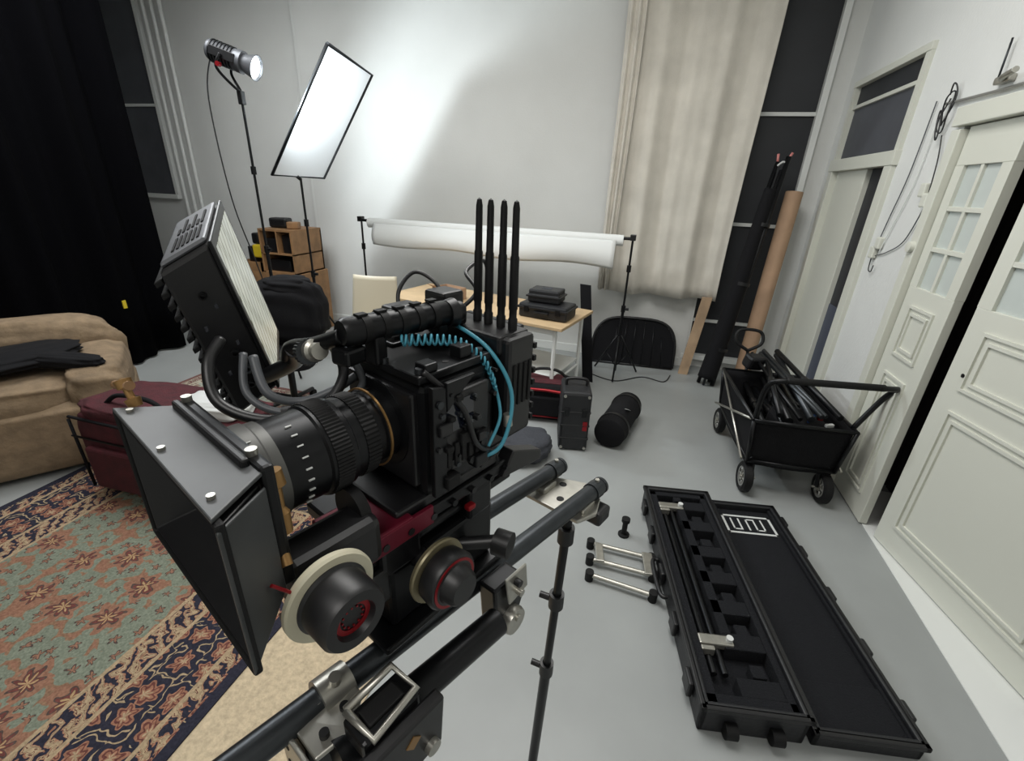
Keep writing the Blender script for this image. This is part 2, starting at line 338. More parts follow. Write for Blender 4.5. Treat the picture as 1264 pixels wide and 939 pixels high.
for i in range(7): lathe('fin_%d'%i,[(0,.070),(0,.077),(.009,.077),(.009,.070)],A+ax*(.03+.024*i),ax,BLKM,L1)
up=Vector((0,0,1)); sd=ax.cross(up).normalized(); u2=sd.cross(ax)
for s in (-1,1):
    q=[A+ax*.04+sd*.070*s-u2*.03,A+ax*.22+sd*.070*s-u2*.03,A+ax*.22+sd*.070*s+u2*.03,A+ax*.04+sd*.070*s+u2*.03]; prism('side_plate_%d'%s,q,sd*.01*s,BLK,L1,.003)
lathe('reflector',[(.25,.055),(.34,.084),(.345,.088),(.345,.081),(.26,.048)],A,ax,LAMPG,L1)
HOT=mat('led_emitter',(235,245,250),.5,emit=6)
lathe('emitter',[(.325,0),(.325,.073),(.33,.073),(.33,0)],A,ax,HOT,L1)
tube('yoke',[A+ax*.13-sd*.09,A+ax*.12-sd*.09-u2*.10,Vector((-3.13,3.3,2.26)),A+ax*.12+sd*.09-u2*.10,A+ax*.13+sd*.09],.010,BLKM,L1); cyl('red_tilt_lock',A+ax*.13+sd*.08-u2*.07,A+ax*.13+sd*.11-u2*.07,.016,RED,L1); cyl('tilt_lock_b',A+ax*.13-sd*.07,A+ax*.13-sd*.12,.018,BLK,L1); box('yoke_block',(.04,.04,.09),(-3.13,3.3,2.22),BLK,L1)
tube('power_cable',[(-3.26,3.22,2.49),(-3.34,3.2,2.2),(-3.3,3.2,1.5),(-3.22,3.25,1.0),(-3.16,3.29,.6)],.005,BCAB,L1)
# diffusion frame
L2=E('diffusion_frame'); light_stand(L2,-3.04,3.73,1.66,spread=.3,rot=50)
TL=Vector((-2.43,3.45,2.58));TR=Vector((-2.44,4.04,2.50));BR=Vector((-3.0,4.0,1.68));BL=Vector((-3.09,3.45,1.69))
m=bpy.data.materials.new('diffusion_cloth'); m.use_nodes=True; nt=m.node_tree; nt.nodes.remove(nt.nodes['Principled BSDF'])
o1=nt.nodes['Material Output']; df=nt.nodes.new('ShaderNodeBsdfDiffuse'); tr=nt.nodes.new('ShaderNodeBsdfTranslucent'); mx=nt.nodes.new('ShaderNodeMixShader'); mx.inputs[0].default_value=.35
df.inputs[0].default_value=(.8,.82,.82,1); tr.inputs[0].default_value=(.85,.88,.9,1)
nt.links.new(df.outputs[0],mx.inputs[1]);nt.links.new(tr.outputs[0],mx.inputs[2]);nt.links.new(mx.outputs[0],o1.inputs[0])
grid('cloth',lambda u,v:(BL.lerp(BR,u)).lerp(TL.lerp(TR,u),v),6,6,m,L2)
tube('frame_tube',[TL,TR,BR,BL,TL],.013,GUN,L2,smooth=False); tube('crossbar',[BL.lerp(BR,.45),Vector((-3.04,3.73,1.66))],.015,BLKM,L2,smooth=False)
# ---------------------------------------------------------------- backdrop roll on stands
b=E('paper_backdrop')
cyl('paper_roll',(-2.76,4.32,1.28),(-.2,4.32,1.28),.048,PAPER,b,32); cyl('crossbar',(-2.86,4.32,1.30),(-.1,4.32,1.30),.014,BLKM,b)
def fp(u,v):
    x=-2.68+2.42*u; return Vector((x,4.27-.05*math.sin(v*2.6)+.02*math.sin(u*9)*v,1.28-(.20+.04*u+.014*math.sin(u*13))*v))
grid('hanging_sheet',fp,60,10,PAPER,b,.002)
light_stand(b,-2.86,4.34,1.33,.3,rot=30,nm='stand_l_'); light_stand(b,-.12,4.34,1.33,.24,rot=30,zleg=.4,nm='stand_r_')
for nm,x in (('l',-2.86),('r',-.12)): box('clamp_'+nm,(.05,.06,.05),(x,4.33,1.31),BLK,b)
# ---------------------------------------------------------------- table & things on it
t=E('work_table',(-1.28,3.72,0),-13)
box('top',(1.75,.68,.025),(0,0,.7275),TABLE,t)
for i,(x,y) in enumerate(((-.8,-.28),(.8,-.28),(-.8,.28),(.8,.28))):
    cyl('leg_%d'%(i+1),(x,y,0),(x,y,.715),.016,WHITE,t)
for x in (-.8,.8): cyl('rail_%d'%int(x*10),(x,-.28,.25),(x,.28,.25),.01,WHITE,t)
for y in (-.28,.28): bb('apron_%d'%int(y*100),(-.8,y-.01,.66),(.8,y+.01,.715),WHITE,t)
bb('under_shelf',(-.8,-.26,.30),(.8,.26,.315),WHITE,t)
k=E('wireless_kit_case',(-.68,3.5,.741),-10)
box('lower_case',(.40,.24,.11),(0,0,.056),CASE,k,bevel=.015); box('lower_lid_rim',(.42,.26,.02),(0,0,.08),BLK,k,bevel=.006)
box('handle',(.12,.02,.02),(0,-.135,.05),BLK,k); 
for x in (-.13,.13): box('latch_%d'%int(x*100),(.04,.012,.05),(x,-.127,.07),BLKM,k)
k=E('accessory_case',(-.70,3.53,.855),-6)
box('body',(.26,.19,.07),(0,0,.036),CASE,k,bevel=.015); box('rim',(.28,.21,.014),(0,0,.05),BLK,k,bevel=.004); box('lid',(.25,.18,.04),(0,0,.08),CASE,k,bevel=.015); box('label',(.08,.06,.002),(0,0,.101),GREYF,k)
k=E('cardboard_box',(-1.62,3.72,.741),-20)
multi('walls',[((-.12,-.09,0),(.12,-.085,.1)),((-.12,.085,0),(.12,.09,.1)),((-.12,-.09,0),(-.115,.09,.1)),((.115,-.09,0),(.12,.09,.1)),((-.12,-.09,0),(.12,.09,.005))],TAN,k)
prism('flap',[(-.12,-.09,.1),(.12,-.09,.1),(.12,-.15,.13),(-.12,-.15,.13)],(0,0,.004),TAN,k)
c=E('school_chair',(-2.12,3.16,0),12)
def fb(u,v):
    x=(u-.5)*(.42-.05*v); return Vector((x,.20+.06*v-.05*math.cos((u-.5)*2.6)+.04,.50+.44*v))
grid('back_shell',fb,16,12,BEIGE,c,.012)
grid('seat_shell',lambda u,v:Vector(((u-.5)*.42,-.2+.42*v,.45+.03*(abs(u-.5)*2)**2+.03*v**3)),14,12,BEIGE,c,.012)
for i,(x,y) in enumerate(((-.18,-.16),(.18,-.16),(-.18,.18),(.18,.18))): tube('leg_%d'%(i+1),[(x,y,.44),(x*1.15,y*1.15,.01)],.011,SIL,c)
# plywood shelf unit with gear
c=E('plywood_shelf_unit',(-3.98,4.33,0))
bb('lower_cabinet',(-.34,-.2,0),(.42,.3,.70),WOOD,c,.004)
multi('open_box',[((-.02,-.2,.70),(0.0,.28,1.14)),((.38,-.2,.70),(.4,.28,1.14)),((-.02,.26,.70),(.4,.28,1.14)),((-.02,-.2,1.14),(.4,.28,1.16)),((-.02,-.2,.70),(.4,.28,.715)),((-.02,-.2,.90),(.4,.28,.914)),((.2,-.2,.914),(.214,.28,1.14))],WOOD,c)
multi('black_gear',[((.02,-.16,.914),(.17,.1,1.06)),((.23,-.15,.914),(.36,.1,1.1)),((.03,-.15,.715),(.3,.1,.84))],BLK,c,.01); multi('open_tray',[((-.34,-.2,.70),(-.04,-.185,.80)),((-.34,.1,.70),(-.04,.115,.80)),((-.34,-.2,.70),(-.325,.115,.80)),((-.055,-.2,.70),(-.04,.115,.80))],WOOD,c)
box('yellow_case',(.12,.12,.14),(-.16,-.05,.90),YEL,c,bevel=.015); box('black_battery',(.12,.12,.16),(-.27,.0,.86),BLK,c); box('black_monitor_bag',(.2,.14,.1),(.12,.0,1.215),BLK,c,(0,0,10),.02); box('brown_roll',(.12,.1,.07),(.3,-.02,1.197),WOOD,c,(0,0,20),.01)
box('black_top_item',(.1,.1,.12),(-.2,-.02,1.03),BLK,c,bevel=.02)
c=E('office_chair_with_coat',(-2.47,2.66,.012),25)
puff('coat_over_back',(.56,.28,.5),(0,.1,.74),FAB,c,pw=.72,amp=.05,seed=4); puff('coat_hood',(.36,.24,.16),(0.02,.1,.93),FAB,c,pw=.85,amp=.06,seed=6); puff('seat',(.46,.46,.1),(0,-.1,.46),FAB,c,pw=.4)
cyl('gas_lift',(0,-.05,.08),(0,-.05,.42),.025,BLKM,c)
for i in range(5):
    a=math.radians(72*i); tube('spoke_%d'%i,[(0,-.05,.1),(.24*math.cos(a),-.05+.24*math.sin(a),.07)],.016,BLK,c); lathe('caster_%d'%i,[(-.015,0),(-.015,.03),(.015,.03),(.015,0)],(.24*math.cos(a),-.05+.24*math.sin(a),.032),(math.sin(a),-math.cos(a),0),RUB,c,16)
# ---------------------------------------------------------------- black arched pop-up panel
c=E('folding_flag_panel')
def arch(k,yo):
    pts=[]
    for i in range(25):
        a=math.pi*i/24; cx=math.cos(a); sx=math.sin(a)
        pts.append((.02+.42*k*math.copysign(abs(cx)**.55,cx),4.64+yo+.03*math.copysign(abs(cx)**.55,cx)+.09*(sx**.6),.02+.47*k*(sx**.55)))
    return pts
prism('mesh_panel',arch(.97,0),(0,.01,0),FAB,c); tube('rim',arch(1,0),.014,BLK,c,smooth=False)
tube('base_rod',[(-.40,4.61,.014),(.44,4.67,.014)],.012,BLK,c,smooth=False)
for i in range(7):
    x=-.3+.1*i; tube('rib_%d'%i,[(.02+x,4.63,.02),(.02+x*.9,4.705,.02+.45*(1-(abs(x)/.44)**3))],.004,BLKM,c,smooth=False)
c=E('black_flag_board'); prism('board',[(-.40,4.06,0),(-.30,4.04,0),(-.42,4.10,.90),(-.52,4.12,.90)],(0,.015,0),FAB,c)
c=E('wooden_plank'); prism('plank',[(.50,4.6,0),(.59,4.6,0),(.68,4.66,.78),(.59,4.66,.78)],(0,.03,0),PLANKM,c)
tube('floor_cable',[(-.35,4.25,.006),(-.1,4.15,.006),(.15,4.35,.006),(.35,4.3,.006),(.42,4.5,.006)],.005,BCAB)
c=E('bagged_light_stand_bundle')
tube('bag',[(.74,4.38,.08),(.81,4.46,.6),(.88,4.54,1.2),(.94,4.60,1.75)],lambda s:.085-.035*s,FAB,c,16)
tube('pole_a',[(.80,4.38,.01),(1.02,4.62,2.0)],.022,BLKM,c,smooth=False); tube('pole_b',[(.68,4.42,.01),(.95,4.64,1.96)],.018,BLKM,c,smooth=False); tube('pole_c',[(.78,4.46,.01),(.99,4.64,1.90)],.016,BLK,c,smooth=False); tube('pole_d',[(.72,4.36,.01),(.90,4.56,1.6)],.012,GUN,c,smooth=False)
for s in (.3,.9,1.4): lathe('strap_%d'%int(s*10),[(0,.08-.02*s),(0,.09-.02*s),(.03,.09-.02*s),(.03,.08-.02*s)],(.75+.13*s,4.39+.13*s,.05+s),(.13,.12,1),BLK,c)
PINK=mat('pink_cap',(205,130,125),.5)
tube('red_tip',[(1.015,4.62,1.97),(1.04,4.62,2.03)],.01,PINK,c); tube('red_tip_b',[(.95,4.64,1.95),(.94,4.64,2.02)],.01,PINK,c); tube('tip_tie',[(.95,4.62,1.93),(.985,4.61,1.96),(1.02,4.62,1.94)],.008,LABEL,c)
c=E('cardboard_roll'); lathe('tube',[(0,.068),(1.75,.068),(1.75,.058),(0.02,.058)],(1.05,4.48,.0),(.09,.19,1.72),TAN,c,closed=True)
# ---------------------------------------------------------------- bags by the table
c=E('camera_bag',(-.60,3.26,0),8)
puff('bag',(.42,.3,.3),(0,0,.155),FAB,c,pw=.3,amp=.01); tube('red_trim',[(-.2,-.15,.27),(0,-.16,.275),(.2,-.15,.27),(.205,.14,.27)],.012,RED,c); tube('red_trim_low',[(-.2,-.155,.05),(.2,-.155,.05)],.009,RED,c)
box('red_top_panel',(.3,.2,.01),(0,0,.305),BURG,c,bevel=.004)
tube('carry_strap',[(-.18,0,.3),(-.08,0,.38),(.08,0,.38),(.18,0,.3)],.012,RUB,c); box('front_pocket',(.3,.04,.16),(0,-.155,.14),FAB,c,bevel=.015)
c=E('hard_battery_case',(-.32,2.90,0),12)
box('shell',(.20,.28,.44),(0,0,.225),CASE,c,bevel=.02); 
for z in (.1,.2,.3): box('ridge_%d'%int(z*10),(.205,.286,.012),(0,0,z),BLK,c)
tube('top_handle',[(-.07,0,.44),(-.06,0,.49),(.06,0,.49),(.07,0,.44)],.011,BLK,c)
for x in (-.06,.06): box('latch_%d'%int(x*100),(.035,.012,.06),(x,-.146,.30),BLKM,c)
box('red_sticker',(.03,.002,.07),(.07,-.142,.2),RED,c,bevel=0); 
for a in(-.08,.08):
    for z_ in (.03,.42): cyl('screw_%d_%d'%(a*100,z_*100),(a,-.14,z_),(a,-.148,z_),.01,SIL,c,12)
c=E('round_fabric_pouch',(-.60,2.60,0),0)
puff('pouch',(.36,.34,.17),(0,0,.088),GREYF,c,pw=.75,amp=.05,seed=7); tube('zip',[(.175*math.cos(a/10*2*math.pi),.165*math.sin(a/10*2*math.pi),.095) for a in range(11)],.005,RUB,c)
c=E('softbox_roll_bag')
a=Vector((-.06,2.88,.115)); b_=Vector((.05,3.44,.115)); dd=(b_-a)
lathe('roll',[(0,0),(0,.09),(.012,.108),(.1,.112),(.3,.108),(.5,.112),(.56,.105),(.575,.09),(.575,0)],a,dd,FAB,c)
for s in (.1,.47): lathe('strap_%d'%int(s*100),[(s,.11),(s,.117),(s+.03,.117),(s+.03,.11)],a,dd,BLK,c)
box('logo',(.11,.028,.002),(a+dd*.45+Vector((.058,-.012,.098))),LABEL,c,(0,28,78),0)
# ---------------------------------------------------------------- small floor items
c=E('slider_leg_set')
for i,(p1,p2) in enumerate((((-.05,1.87,.03),(.25,1.86,.03)),((-.04,1.76,.03),(.26,1.75,.03)),((-.03,1.66,.03),(.26,1.63,.03)))):
    cyl('rod_%d'%i,p1,p2,.011,SIL,c); 
    for q in (p1,p2): cyl('foot_%d_%d'%(i,q[0]*100),(q[0],q[1],0),(q[0],q[1],.05),.02,RUB,c,16)
box('link',(.05,.14,.012),(.235,1.80,.047),SIL,c,(0,0,8)); box('link2',(.04,.12,.012),(.0,1.8,.047),SIL,c,(0,0,10))
c=E('small_black_clamp_pin',(.11,2.02,0)); lathe('pin',[(0,0),(0,.03),(.01,.03),(.012,.014),(.085,.014),(.09,.022),(.11,.022),(.11,0)],(0,0,0),(0,0,1),RUB,c,20)
# ---------------------------------------------------------------- long hard case
c=E('long_slider_case',(.41,1.12,0),10.08)
def tray(pre,x0,x1,y0,y1,h,t=.022):
    multi(pre+'_shell',[((x0,y0,0),(x1,y1,.012)),((x0,y0,0),(x0+t,y1,h)),((x1-t,y0,0),(x1,y1,h)),((x0,y0,0),(x1,y0+t,h)),((x0,y1-t,0),(x1,y1,h))],CASE,c,.006)
    multi(pre+'_lip',[((x0-.008,y0-.008,h-.02),(x0+t*.6,y1+.008,h)),((x1-t*.6,y0-.008,h-.02),(x1+.008,y1+.008,h)),((x0-.008,y0-.008,h-.02),(x1+.008,y0+t*.6,h)),((x0-.008,y1-t*.6,h-.02),(x1+.008,y1+.008,h))],BLK,c,.004)
tray('base',0,.35,0,1.22,.13); tray('lid',.375,.725,0,1.22,.075)
multi('foam_floor',[((.022,.022,.012),(.328,1.198,.05))],FOAM,c)
fb_=[((.022,.022,.05),(.06,1.198,.115)),((.30,.022,.05),(.328,1.198,.115)),((.022,.022,.05),(.328,.06,.115)),((.022,1.165,.05),(.328,1.198,.115)),((.15,.3,.05),(.19,1.165,.112))]
for y in (.06,.24,.40,.56,.72,.9,1.06): fb_.append(((.15,y,.05),(.30,y+.07,.112)))
multi('foam_cutouts',fb_,FOAM,c,.004)
for i,y in enumerate((.17,.34,.5,.66,.83,1.0)): box('foam_cube_%d'%i,(.05,.05,.05),(.245,y,.075),FOAM,c,bevel=.004)
cyl('rail_a',(.085,.15,.085),(.085,1.12,.085),.012,BLKM,c); cyl('rail_b',(.125,.15,.085),(.125,1.12,.085),.012,BLKM,c)
for i,y in enumerate((.27,1.08)):
    box('silver_clamp_%d'%i,(.13,.045,.03),(.12,y,.105),SIL,c,(0,0,0),.006); box('silver_foot_%d'%i,(.05,.02,.035),(.08,y-.04,.105),SIL,c); cyl('clamp_knob_%d'%i,(.17,y,.10),(.17,y,.135),.013,LABEL,c,16)
multi('lid_foam',[((.397,.022,.012),(.703,1.198,.04)),((.397,.022,.04),(.703,.2,.052)),((.397,.022,.04),(.41,1.198,.06)),((.69,.022,.04),(.703,1.198,.06))],FOAM,c,.005)
lb=[((.42,1.00,.041),(.68,1.012,.043)),((.42,1.135,.041),(.68,1.147,.043)),((.42,1.0,.041),(.432,1.147,.043)),((.668,1.0,.041),(.68,1.147,.043))]
for x in (.46,.50,.54,.58,.62): lb.append(((x,1.03,.041),(x+.008,1.12,.043)))
lb+=[((.46,1.03,.041),(.5,1.038,.043)),((.54,1.112,.041),(.58,1.12,.043)),((.58,1.03,.041),(.628,1.038,.043))]
multi('lid_label',lb,LABEL,c)
for i,y in enumerate((.12,.36,.62,.88,1.1)):
    box('latch_out_%d'%i,(.02,.07,.06),(.738,y,.045),BLK,c,bevel=.006); box('latch_in_%d'%i,(.02,.07,.07),(-.012,y,.07),BLK,c,bevel=.006)
    cyl('hinge_%d'%i,(.362,y-.04,.05),(.362,y+.04,.05),.014,BLK,c,14)
for x in (.1,.25): cyl('end_wheel_%d'%int(x*100),(x-.02,-.012,.04),(x+.02,-.012,.04),.028,RUB,c,20)
tube('end_handle',[(.08,1.22,.06),(.1,1.26,.06),(.25,1.26,.06),(.27,1.22,.06)],.01,BLK,c); tube('side_handle',[(-.005,.5,.06),(-.035,.52,.06),(-.035,.7,.06),(-.005,.72,.06)],.01,BLK,c)
# ---------------------------------------------------------------- folding wagon
c=E('folding_wagon',(.99,3.08,0),4)
W,Lh=.22,.38
for i,(x,y) in enumerate(((-W,-Lh),(W,-Lh),(-W,Lh),(W,Lh))):
    s=1 if x>0 else -1
    lathe('tyre_%d'%i,[(-.022,.062),(-.028,.08),(-.018,.094),(.018,.094),(.028,.08),(.022,.062)],(x,y,.095),(1,0,0),RUB,c,32,closed=True)
    lathe('hub_%d'%i,[(-.024,0),(-.024,.024),(-.014,.024),(-.014,.0)],(x,y,.095),(1,0,0),SIL,c,20)
    lathe('wheel_ring_%d'%i,[(-.022,.052),(-.022,.064),(-.012,.064),(-.012,.052)],(x,y,.095),(1,0,0),LGREY,c,28,closed=True)
    for k_ in range(6):
        a=k_*math.pi/3; tube('spoke_%d_%d'%(i,k_),[(x-.016,y+.015*math.cos(a),.095+.015*math.sin(a)),(x-.016,y+.058*math.cos(a),.095+.058*math.sin(a))],.006,LGREY,c,6)
    cyl('axle_%d'%i,(x-.03,y,.095),(x-s*.06,y,.095),.008,SIL,c,12); tube('fork_%d'%i,[(x-s*.035,y,.095),(x-s*.03,y+(.02 if y<0 else -.02),.2),(x,y,.24)],.012,BLKM,c)
tube('rim',[(-.27,-.42,.5),(.27,-.42,.5),(.27,.42,.5),(-.27,.42,.5),(-.27,-.42,.5)],.013,BLKM,c,smooth=False)
tube('lower_rail',[(-.24,-.40,.22),(.24,-.40,.22),(.24,.40,.22),(-.24,.40,.22),(-.24,-.40,.22)],.011,BLKM,c,smooth=False)
for i,(x,y) in enumerate(((-1,-1),(1,-1),(-1,1),(1,1))): tube('post_%d'%i,[(x*.24,y*.40,.22),(x*.27,y*.42,.5)],.012,BLKM,c,smooth=False)
for s in (-1,1):
    tube('scissor_a_%d'%s,[(s*.275,-.4,.23),(s*.275,.4,.5)],.008,SIL,c,8); tube('scissor_b_%d'%s,[(s*.275,.4,.23),(s*.275,-.4,.5)],.008,SIL,c,8)
def wall_(p,q): 
    def f(u,v):
        a=Vector(p).lerp(Vector(q),u); k=.93+.07*v; sag=.02*math.sin(math.pi*u)*(1-v); return Vector((a.x*k,a.y*k,.2+.3*v-sag))
    return f
grid('basket_front',wall_((-.26,-.41,0),(.26,-.41,0)),12,6,FAB,c,.004); grid('basket_right',wall_((.26,-.41,0),(.26,.41,0)),16,6,FAB,c,.004)
grid('basket_back',wall_((.26,.41,0),(-.26,.41,0)),12,6,FAB,c,.004); grid('basket_left',wall_((-.26,.41,0),(-.26,-.41,0)),16,6,FAB,c,.004)
bb('basket_floor',(-.24,-.38,.185),(.24,.38,.2),FAB,c)
tube('push_bar',[(-.26,-.40,.5),(-.27,-.46,.72),(-.22,-.5,.79),(0,-.5,.80),(.30,-.47,.80),(.37,-.42,.78),(.36,-.36,.70),(.27,-.36,.5)],.015,BLKM,c)
tube('push_bar_grip',[(-.2,-.503,.795),(0,-.503,.803),(.28,-.475,.803)],.019,RUB,c)
tube('pull_shaft',[(-.08,.42,.3),(-.1,.55,.62)],.011,BLKM,c,smooth=False); tube('pull_grip',[(-.1,.55,.62),(-.19,.57,.68),(-.17,.6,.76),(-.03,.6,.76),(-.01,.57,.68),(-.1,.55,.62)],.012,RUB,c)
rr=random.Random(5)
for i in range(18):
    x=-.2+.4*rr.random(); z=.36+.22*rr.random(); x2=x*.6+rr.uniform(-.1,.08); z2=z+rr.uniform(-.02,.12)
    p1=Vector((x,-.36,z)); p2=Vector((x2,.46,z2))
    tube('stowed_leg_%d'%i,[p1,p2],rr.uniform(.012,.024),BLKM if i%4 else GUN,c,10,smooth=False)
    cyl('leg_lock_%d'%i,p1.lerp(p2,.45),p1.lerp(p2,.52),.025,BLK,c,14)
box('tripod_head',(.12,.1,.1),(-.1,.36,.6),BLK,c,(10,5,20),.02); box('stowed_bag',(.3,.3,.18),(.08,-.18,.36),FAB,c,(5,4,10),.04)
tube('blue_strap',[(.05,-.33,.49),(.1,-.28,.52),(.17,-.25,.50)],.008,mat('blue_strap',(50,80,130),.6),c); box('white_tag',(.05,.02,.02),(.16,-.34,.49),LABEL,c,(0,0,20)); box('red_tag',(.03,.02,.02),(.12,-.3,.51),RED,c)
# ---------------------------------------------------------------- wall cables & fittings
c=E('wall_cable_run')
tube('top_pipe',[(1.375,3.22,2.17),(1.375,2.7,2.16),(1.375,2.0,2.17),(1.375,1.3,2.19)],.007,LGREY,c)
tube('coil_a',[(1.365+.006*math.sin(a*1.3),3.17+.035*math.sin(a*.55),2.10+.085*math.cos(a*.55)+.003*a) for a in range(26)],.0035,BCAB,c,8,k=3); tube('coil_b',[(1.36,3.19+.03*math.sin(a*.6+1),2.07+.07*math.cos(a*.6)) for a in range(14)],.0035,BCAB,c,8,k=3)
tube('wire_1',[(1.375,3.15,2.02),(1.375,3.10,1.9),(1.375,3.07,1.75)],.003,BCAB,c); tube('wire_2',[(1.38,3.34,2.2),(1.38,3.36,1.85),(1.38,3.42,1.6),(1.38,3.46,1.42)],.003,GCAB,c)
tube('wire_3',[(1.38,3.26,2.2),(1.38,3.27,1.8),(1.38,3.35,1.55),(1.38,3.4,1.4)],.003,WHITE,c); tube('wire_4',[(1.38,3.07,1.68),(1.38,3.15,1.5),(1.38,3.3,1.42),(1.38,3.45,1.38)],.003,GCAB,c)
for i,(y,z) in enumerate(((3.07,1.71),(3.12,1.76),(3.46,1.4),(3.42,1.46))): box('socket_%d'%i,(.03,.06,.07),(1.375,y,z),DOORM,c,bevel=.008)
tube('dangling_wire',[(1.375,3.46,1.37),(1.372,3.44,1.30),(1.372,3.40,1.29),(1.372,3.39,1.33)],.003,BCAB,c)
c=E('thermostat_knob'); lathe('dial',[(0,0),(0,.03),(.02,.027),(.025,0)],(1.36,3.0,1.48),(-1,0,0),DOORM,c,24)
c=E('wall_lamp_bracket'); box('plate',(.03,.10,.03),(1.375,2.80,2.20),SIL,c,bevel=.006); tube('arm',[(1.37,2.80,2.20),(1.34,2.75,2.20),(1.33,2.66,2.21)],.012,SIL,c); tube('bracket_post',[(1.37,2.84,2.20),(1.37,2.85,2.36)],.004,GUN,c)
# ================================================================ CINEMA CAMERA RIG
R=E('cinema_camera',(0,0,0),-23)
AX,AZ=-.356,1.472
def lp(name,prof,m,y0=0,x=AX,z=AZ,par=R,ax=(0,1,0),n=56): return lathe(name,prof,(x,y0,z),ax,m,par,n)
lp('lens_front_ring',[(.0,.036),(0,.044),(.014,.044),(.016,.042),(.024,.042),(.024,.0)],RINGG,.102)
lp('lens_glass',[(0,0),(.002,.02),(.006,.036)],GLASS,.103)
lp('lens_barrel',[(0,.0),(0,.0405),(.034,.041),(.036,.043),(.06,.043),(.062,.040),(.085,.040),(.087,.036),(.125,.036),(.125,0)],BLKM,.126)
def knurl(name,y,L,r,m,n=60,d=.0015,par=R,x=AX,z=AZ,ax=(0,1,0)):
    X,Y,Z=frame(ax); P0=Vector((x,y,z)); bm=bmesh.new(); A=[];B=[]
    for i in range(2*n):
        a=math.pi*i/n; rr_=r+(d if i%2 else 0); v=(X*math.cos(a)+Y*math.sin(a))*rr_; A.append(bm.verts.new(P0+v)); B.append(bm.verts.new(P0+v+Z*L))
    for i in range(2*n): j=(i+1)%(2*n); bm.faces.new((A[i],A[j],B[j],B[i]))
    bm.faces.new(A);bm.faces.new(B[::-1]); return finish(bm,name,m,par)
knurl('focus_ring_teeth',.165,.016,.0435,RUB,80,.001); knurl('zoom_ring',.197,.014,.0405,RUB,60,.001)
lp('gold_ring',[(0,.0395),(0,.0411),(.002,.0411),(.002,.0395)],BRASS,.222); lp('mount_ring',[(0,.02),(0,.046),(.012,.046),(.014,.04),(.014,.02)],BLKM,.237)
for i in range(9):
    a=math.radians(20+14*i); r_=.0410; box('lens_mark_%d'%i,(.0012,.005,.002),(AX+r_*math.sin(a),.142,AZ+r_*math.cos(a)),LABEL,R,(0,math.degrees(a),0),0)
    a=math.radians(25+11*i); r_=.0443; box('ring_mark_%d'%i,(.0008,.004,.0015),(AX+r_*math.sin(a),.109,AZ+r_*math.cos(a)),LABEL,R,(0,math.degrees(a),0),0)
# matte box
def loft(name,secs,m,par=R,thick=.003):
    bm=bmesh.new(); rings=[[bm.verts.new(p) for p in s] for s in secs]
    for A_,B_ in zip(rings,rings[1:]):
        n=len(A_)
        for i in range(n): bm.faces.new((A_[i],A_[(i+1)%n],B_[(i+1)%n],B_[i]))
    o=finish(bm,name,m,par); s=o.modifiers.new('s','SOLIDIFY'); s.thickness=thick; s.offset=0
    b=o.modifiers.new('b','BEVEL'); b.width=.002; b.segments=2; b.limit_method='ANGLE'; return o
def rect(x0,x1,z0,z1,y,k=0): return [(x0,y,z0),(x1,y+k,z0),(x1,y+k,z1),(x0,y,z1)]
loft('mattebox_hood',[rect(-.446,-.252,1.400,1.514,.057),rect(-.436,-.262,1.408,1.513,.070),rect(-.42,-.282,1.420,1.510,.092)],BLK)
loft('mattebox_rim',[rect(-.450,-.248,1.396,1.518,.054),rect(-.450,-.248,1.396,1.518,.060)],RUB,thick=.005)
prism('mattebox_top_flag',[(-.447,.054,1.520),(-.249,.054,1.520),(-.280,.096,1.517),(-.420,.096,1.517)],(0,0,.0035),FLAG,R,.001)
prism('mattebox_side_flag',[(-.247,.054,1.398),(-.247,.054,1.516),(-.279,.094,1.510),(-.279,.094,1.42)],(.003,0,0),FLAG,R,.001)
for i,(x,y) in enumerate(((-.43,.062),(-.27,.062),(-.35,.060))): cyl('flag_screw_%d'%i,(x,y,1.523),(x,y,1.5255),.0025,SIL,R,10)
box('mattebox_stage',(.15,.010,.105),(AX+.003,.098,AZ-.001),BLKM,R); box('filter_tray',(.13,.006,.110),(AX,.090,AZ),BLK,R)
for i,x in enumerate((-.42,-.30)): cyl('stage_screw_%d'%i,(x,.098,1.523),(x,.098,1.528),.004,SIL,R,14)
lathe('brass_knob_top',[(0,0),(0,.005),(.007,.006),(.008,.003),(.016,.003),(.017,.006),(.024,.0065),(.026,0)],(-.452,.070,1.517),(-.5,-.1,1),BRASS,R,20)
tube('top_knob_bar',[(-.482,.066,1.529),(-.452,.070,1.536)],.004,WOOD,R)
lathe('brass_lever',[(0,0),(0,.007),(.012,.008),(.014,.0045),(.03,.0035),(.034,.006),(.050,.005),(.053,0)],(-.296,.106,1.508),(.18,-.02,-1),BRASS,R,20)
cyl('lever_screw',(-.29,.1,1.456),(-.275,.097,1.44),.004,BRASS,R,12)
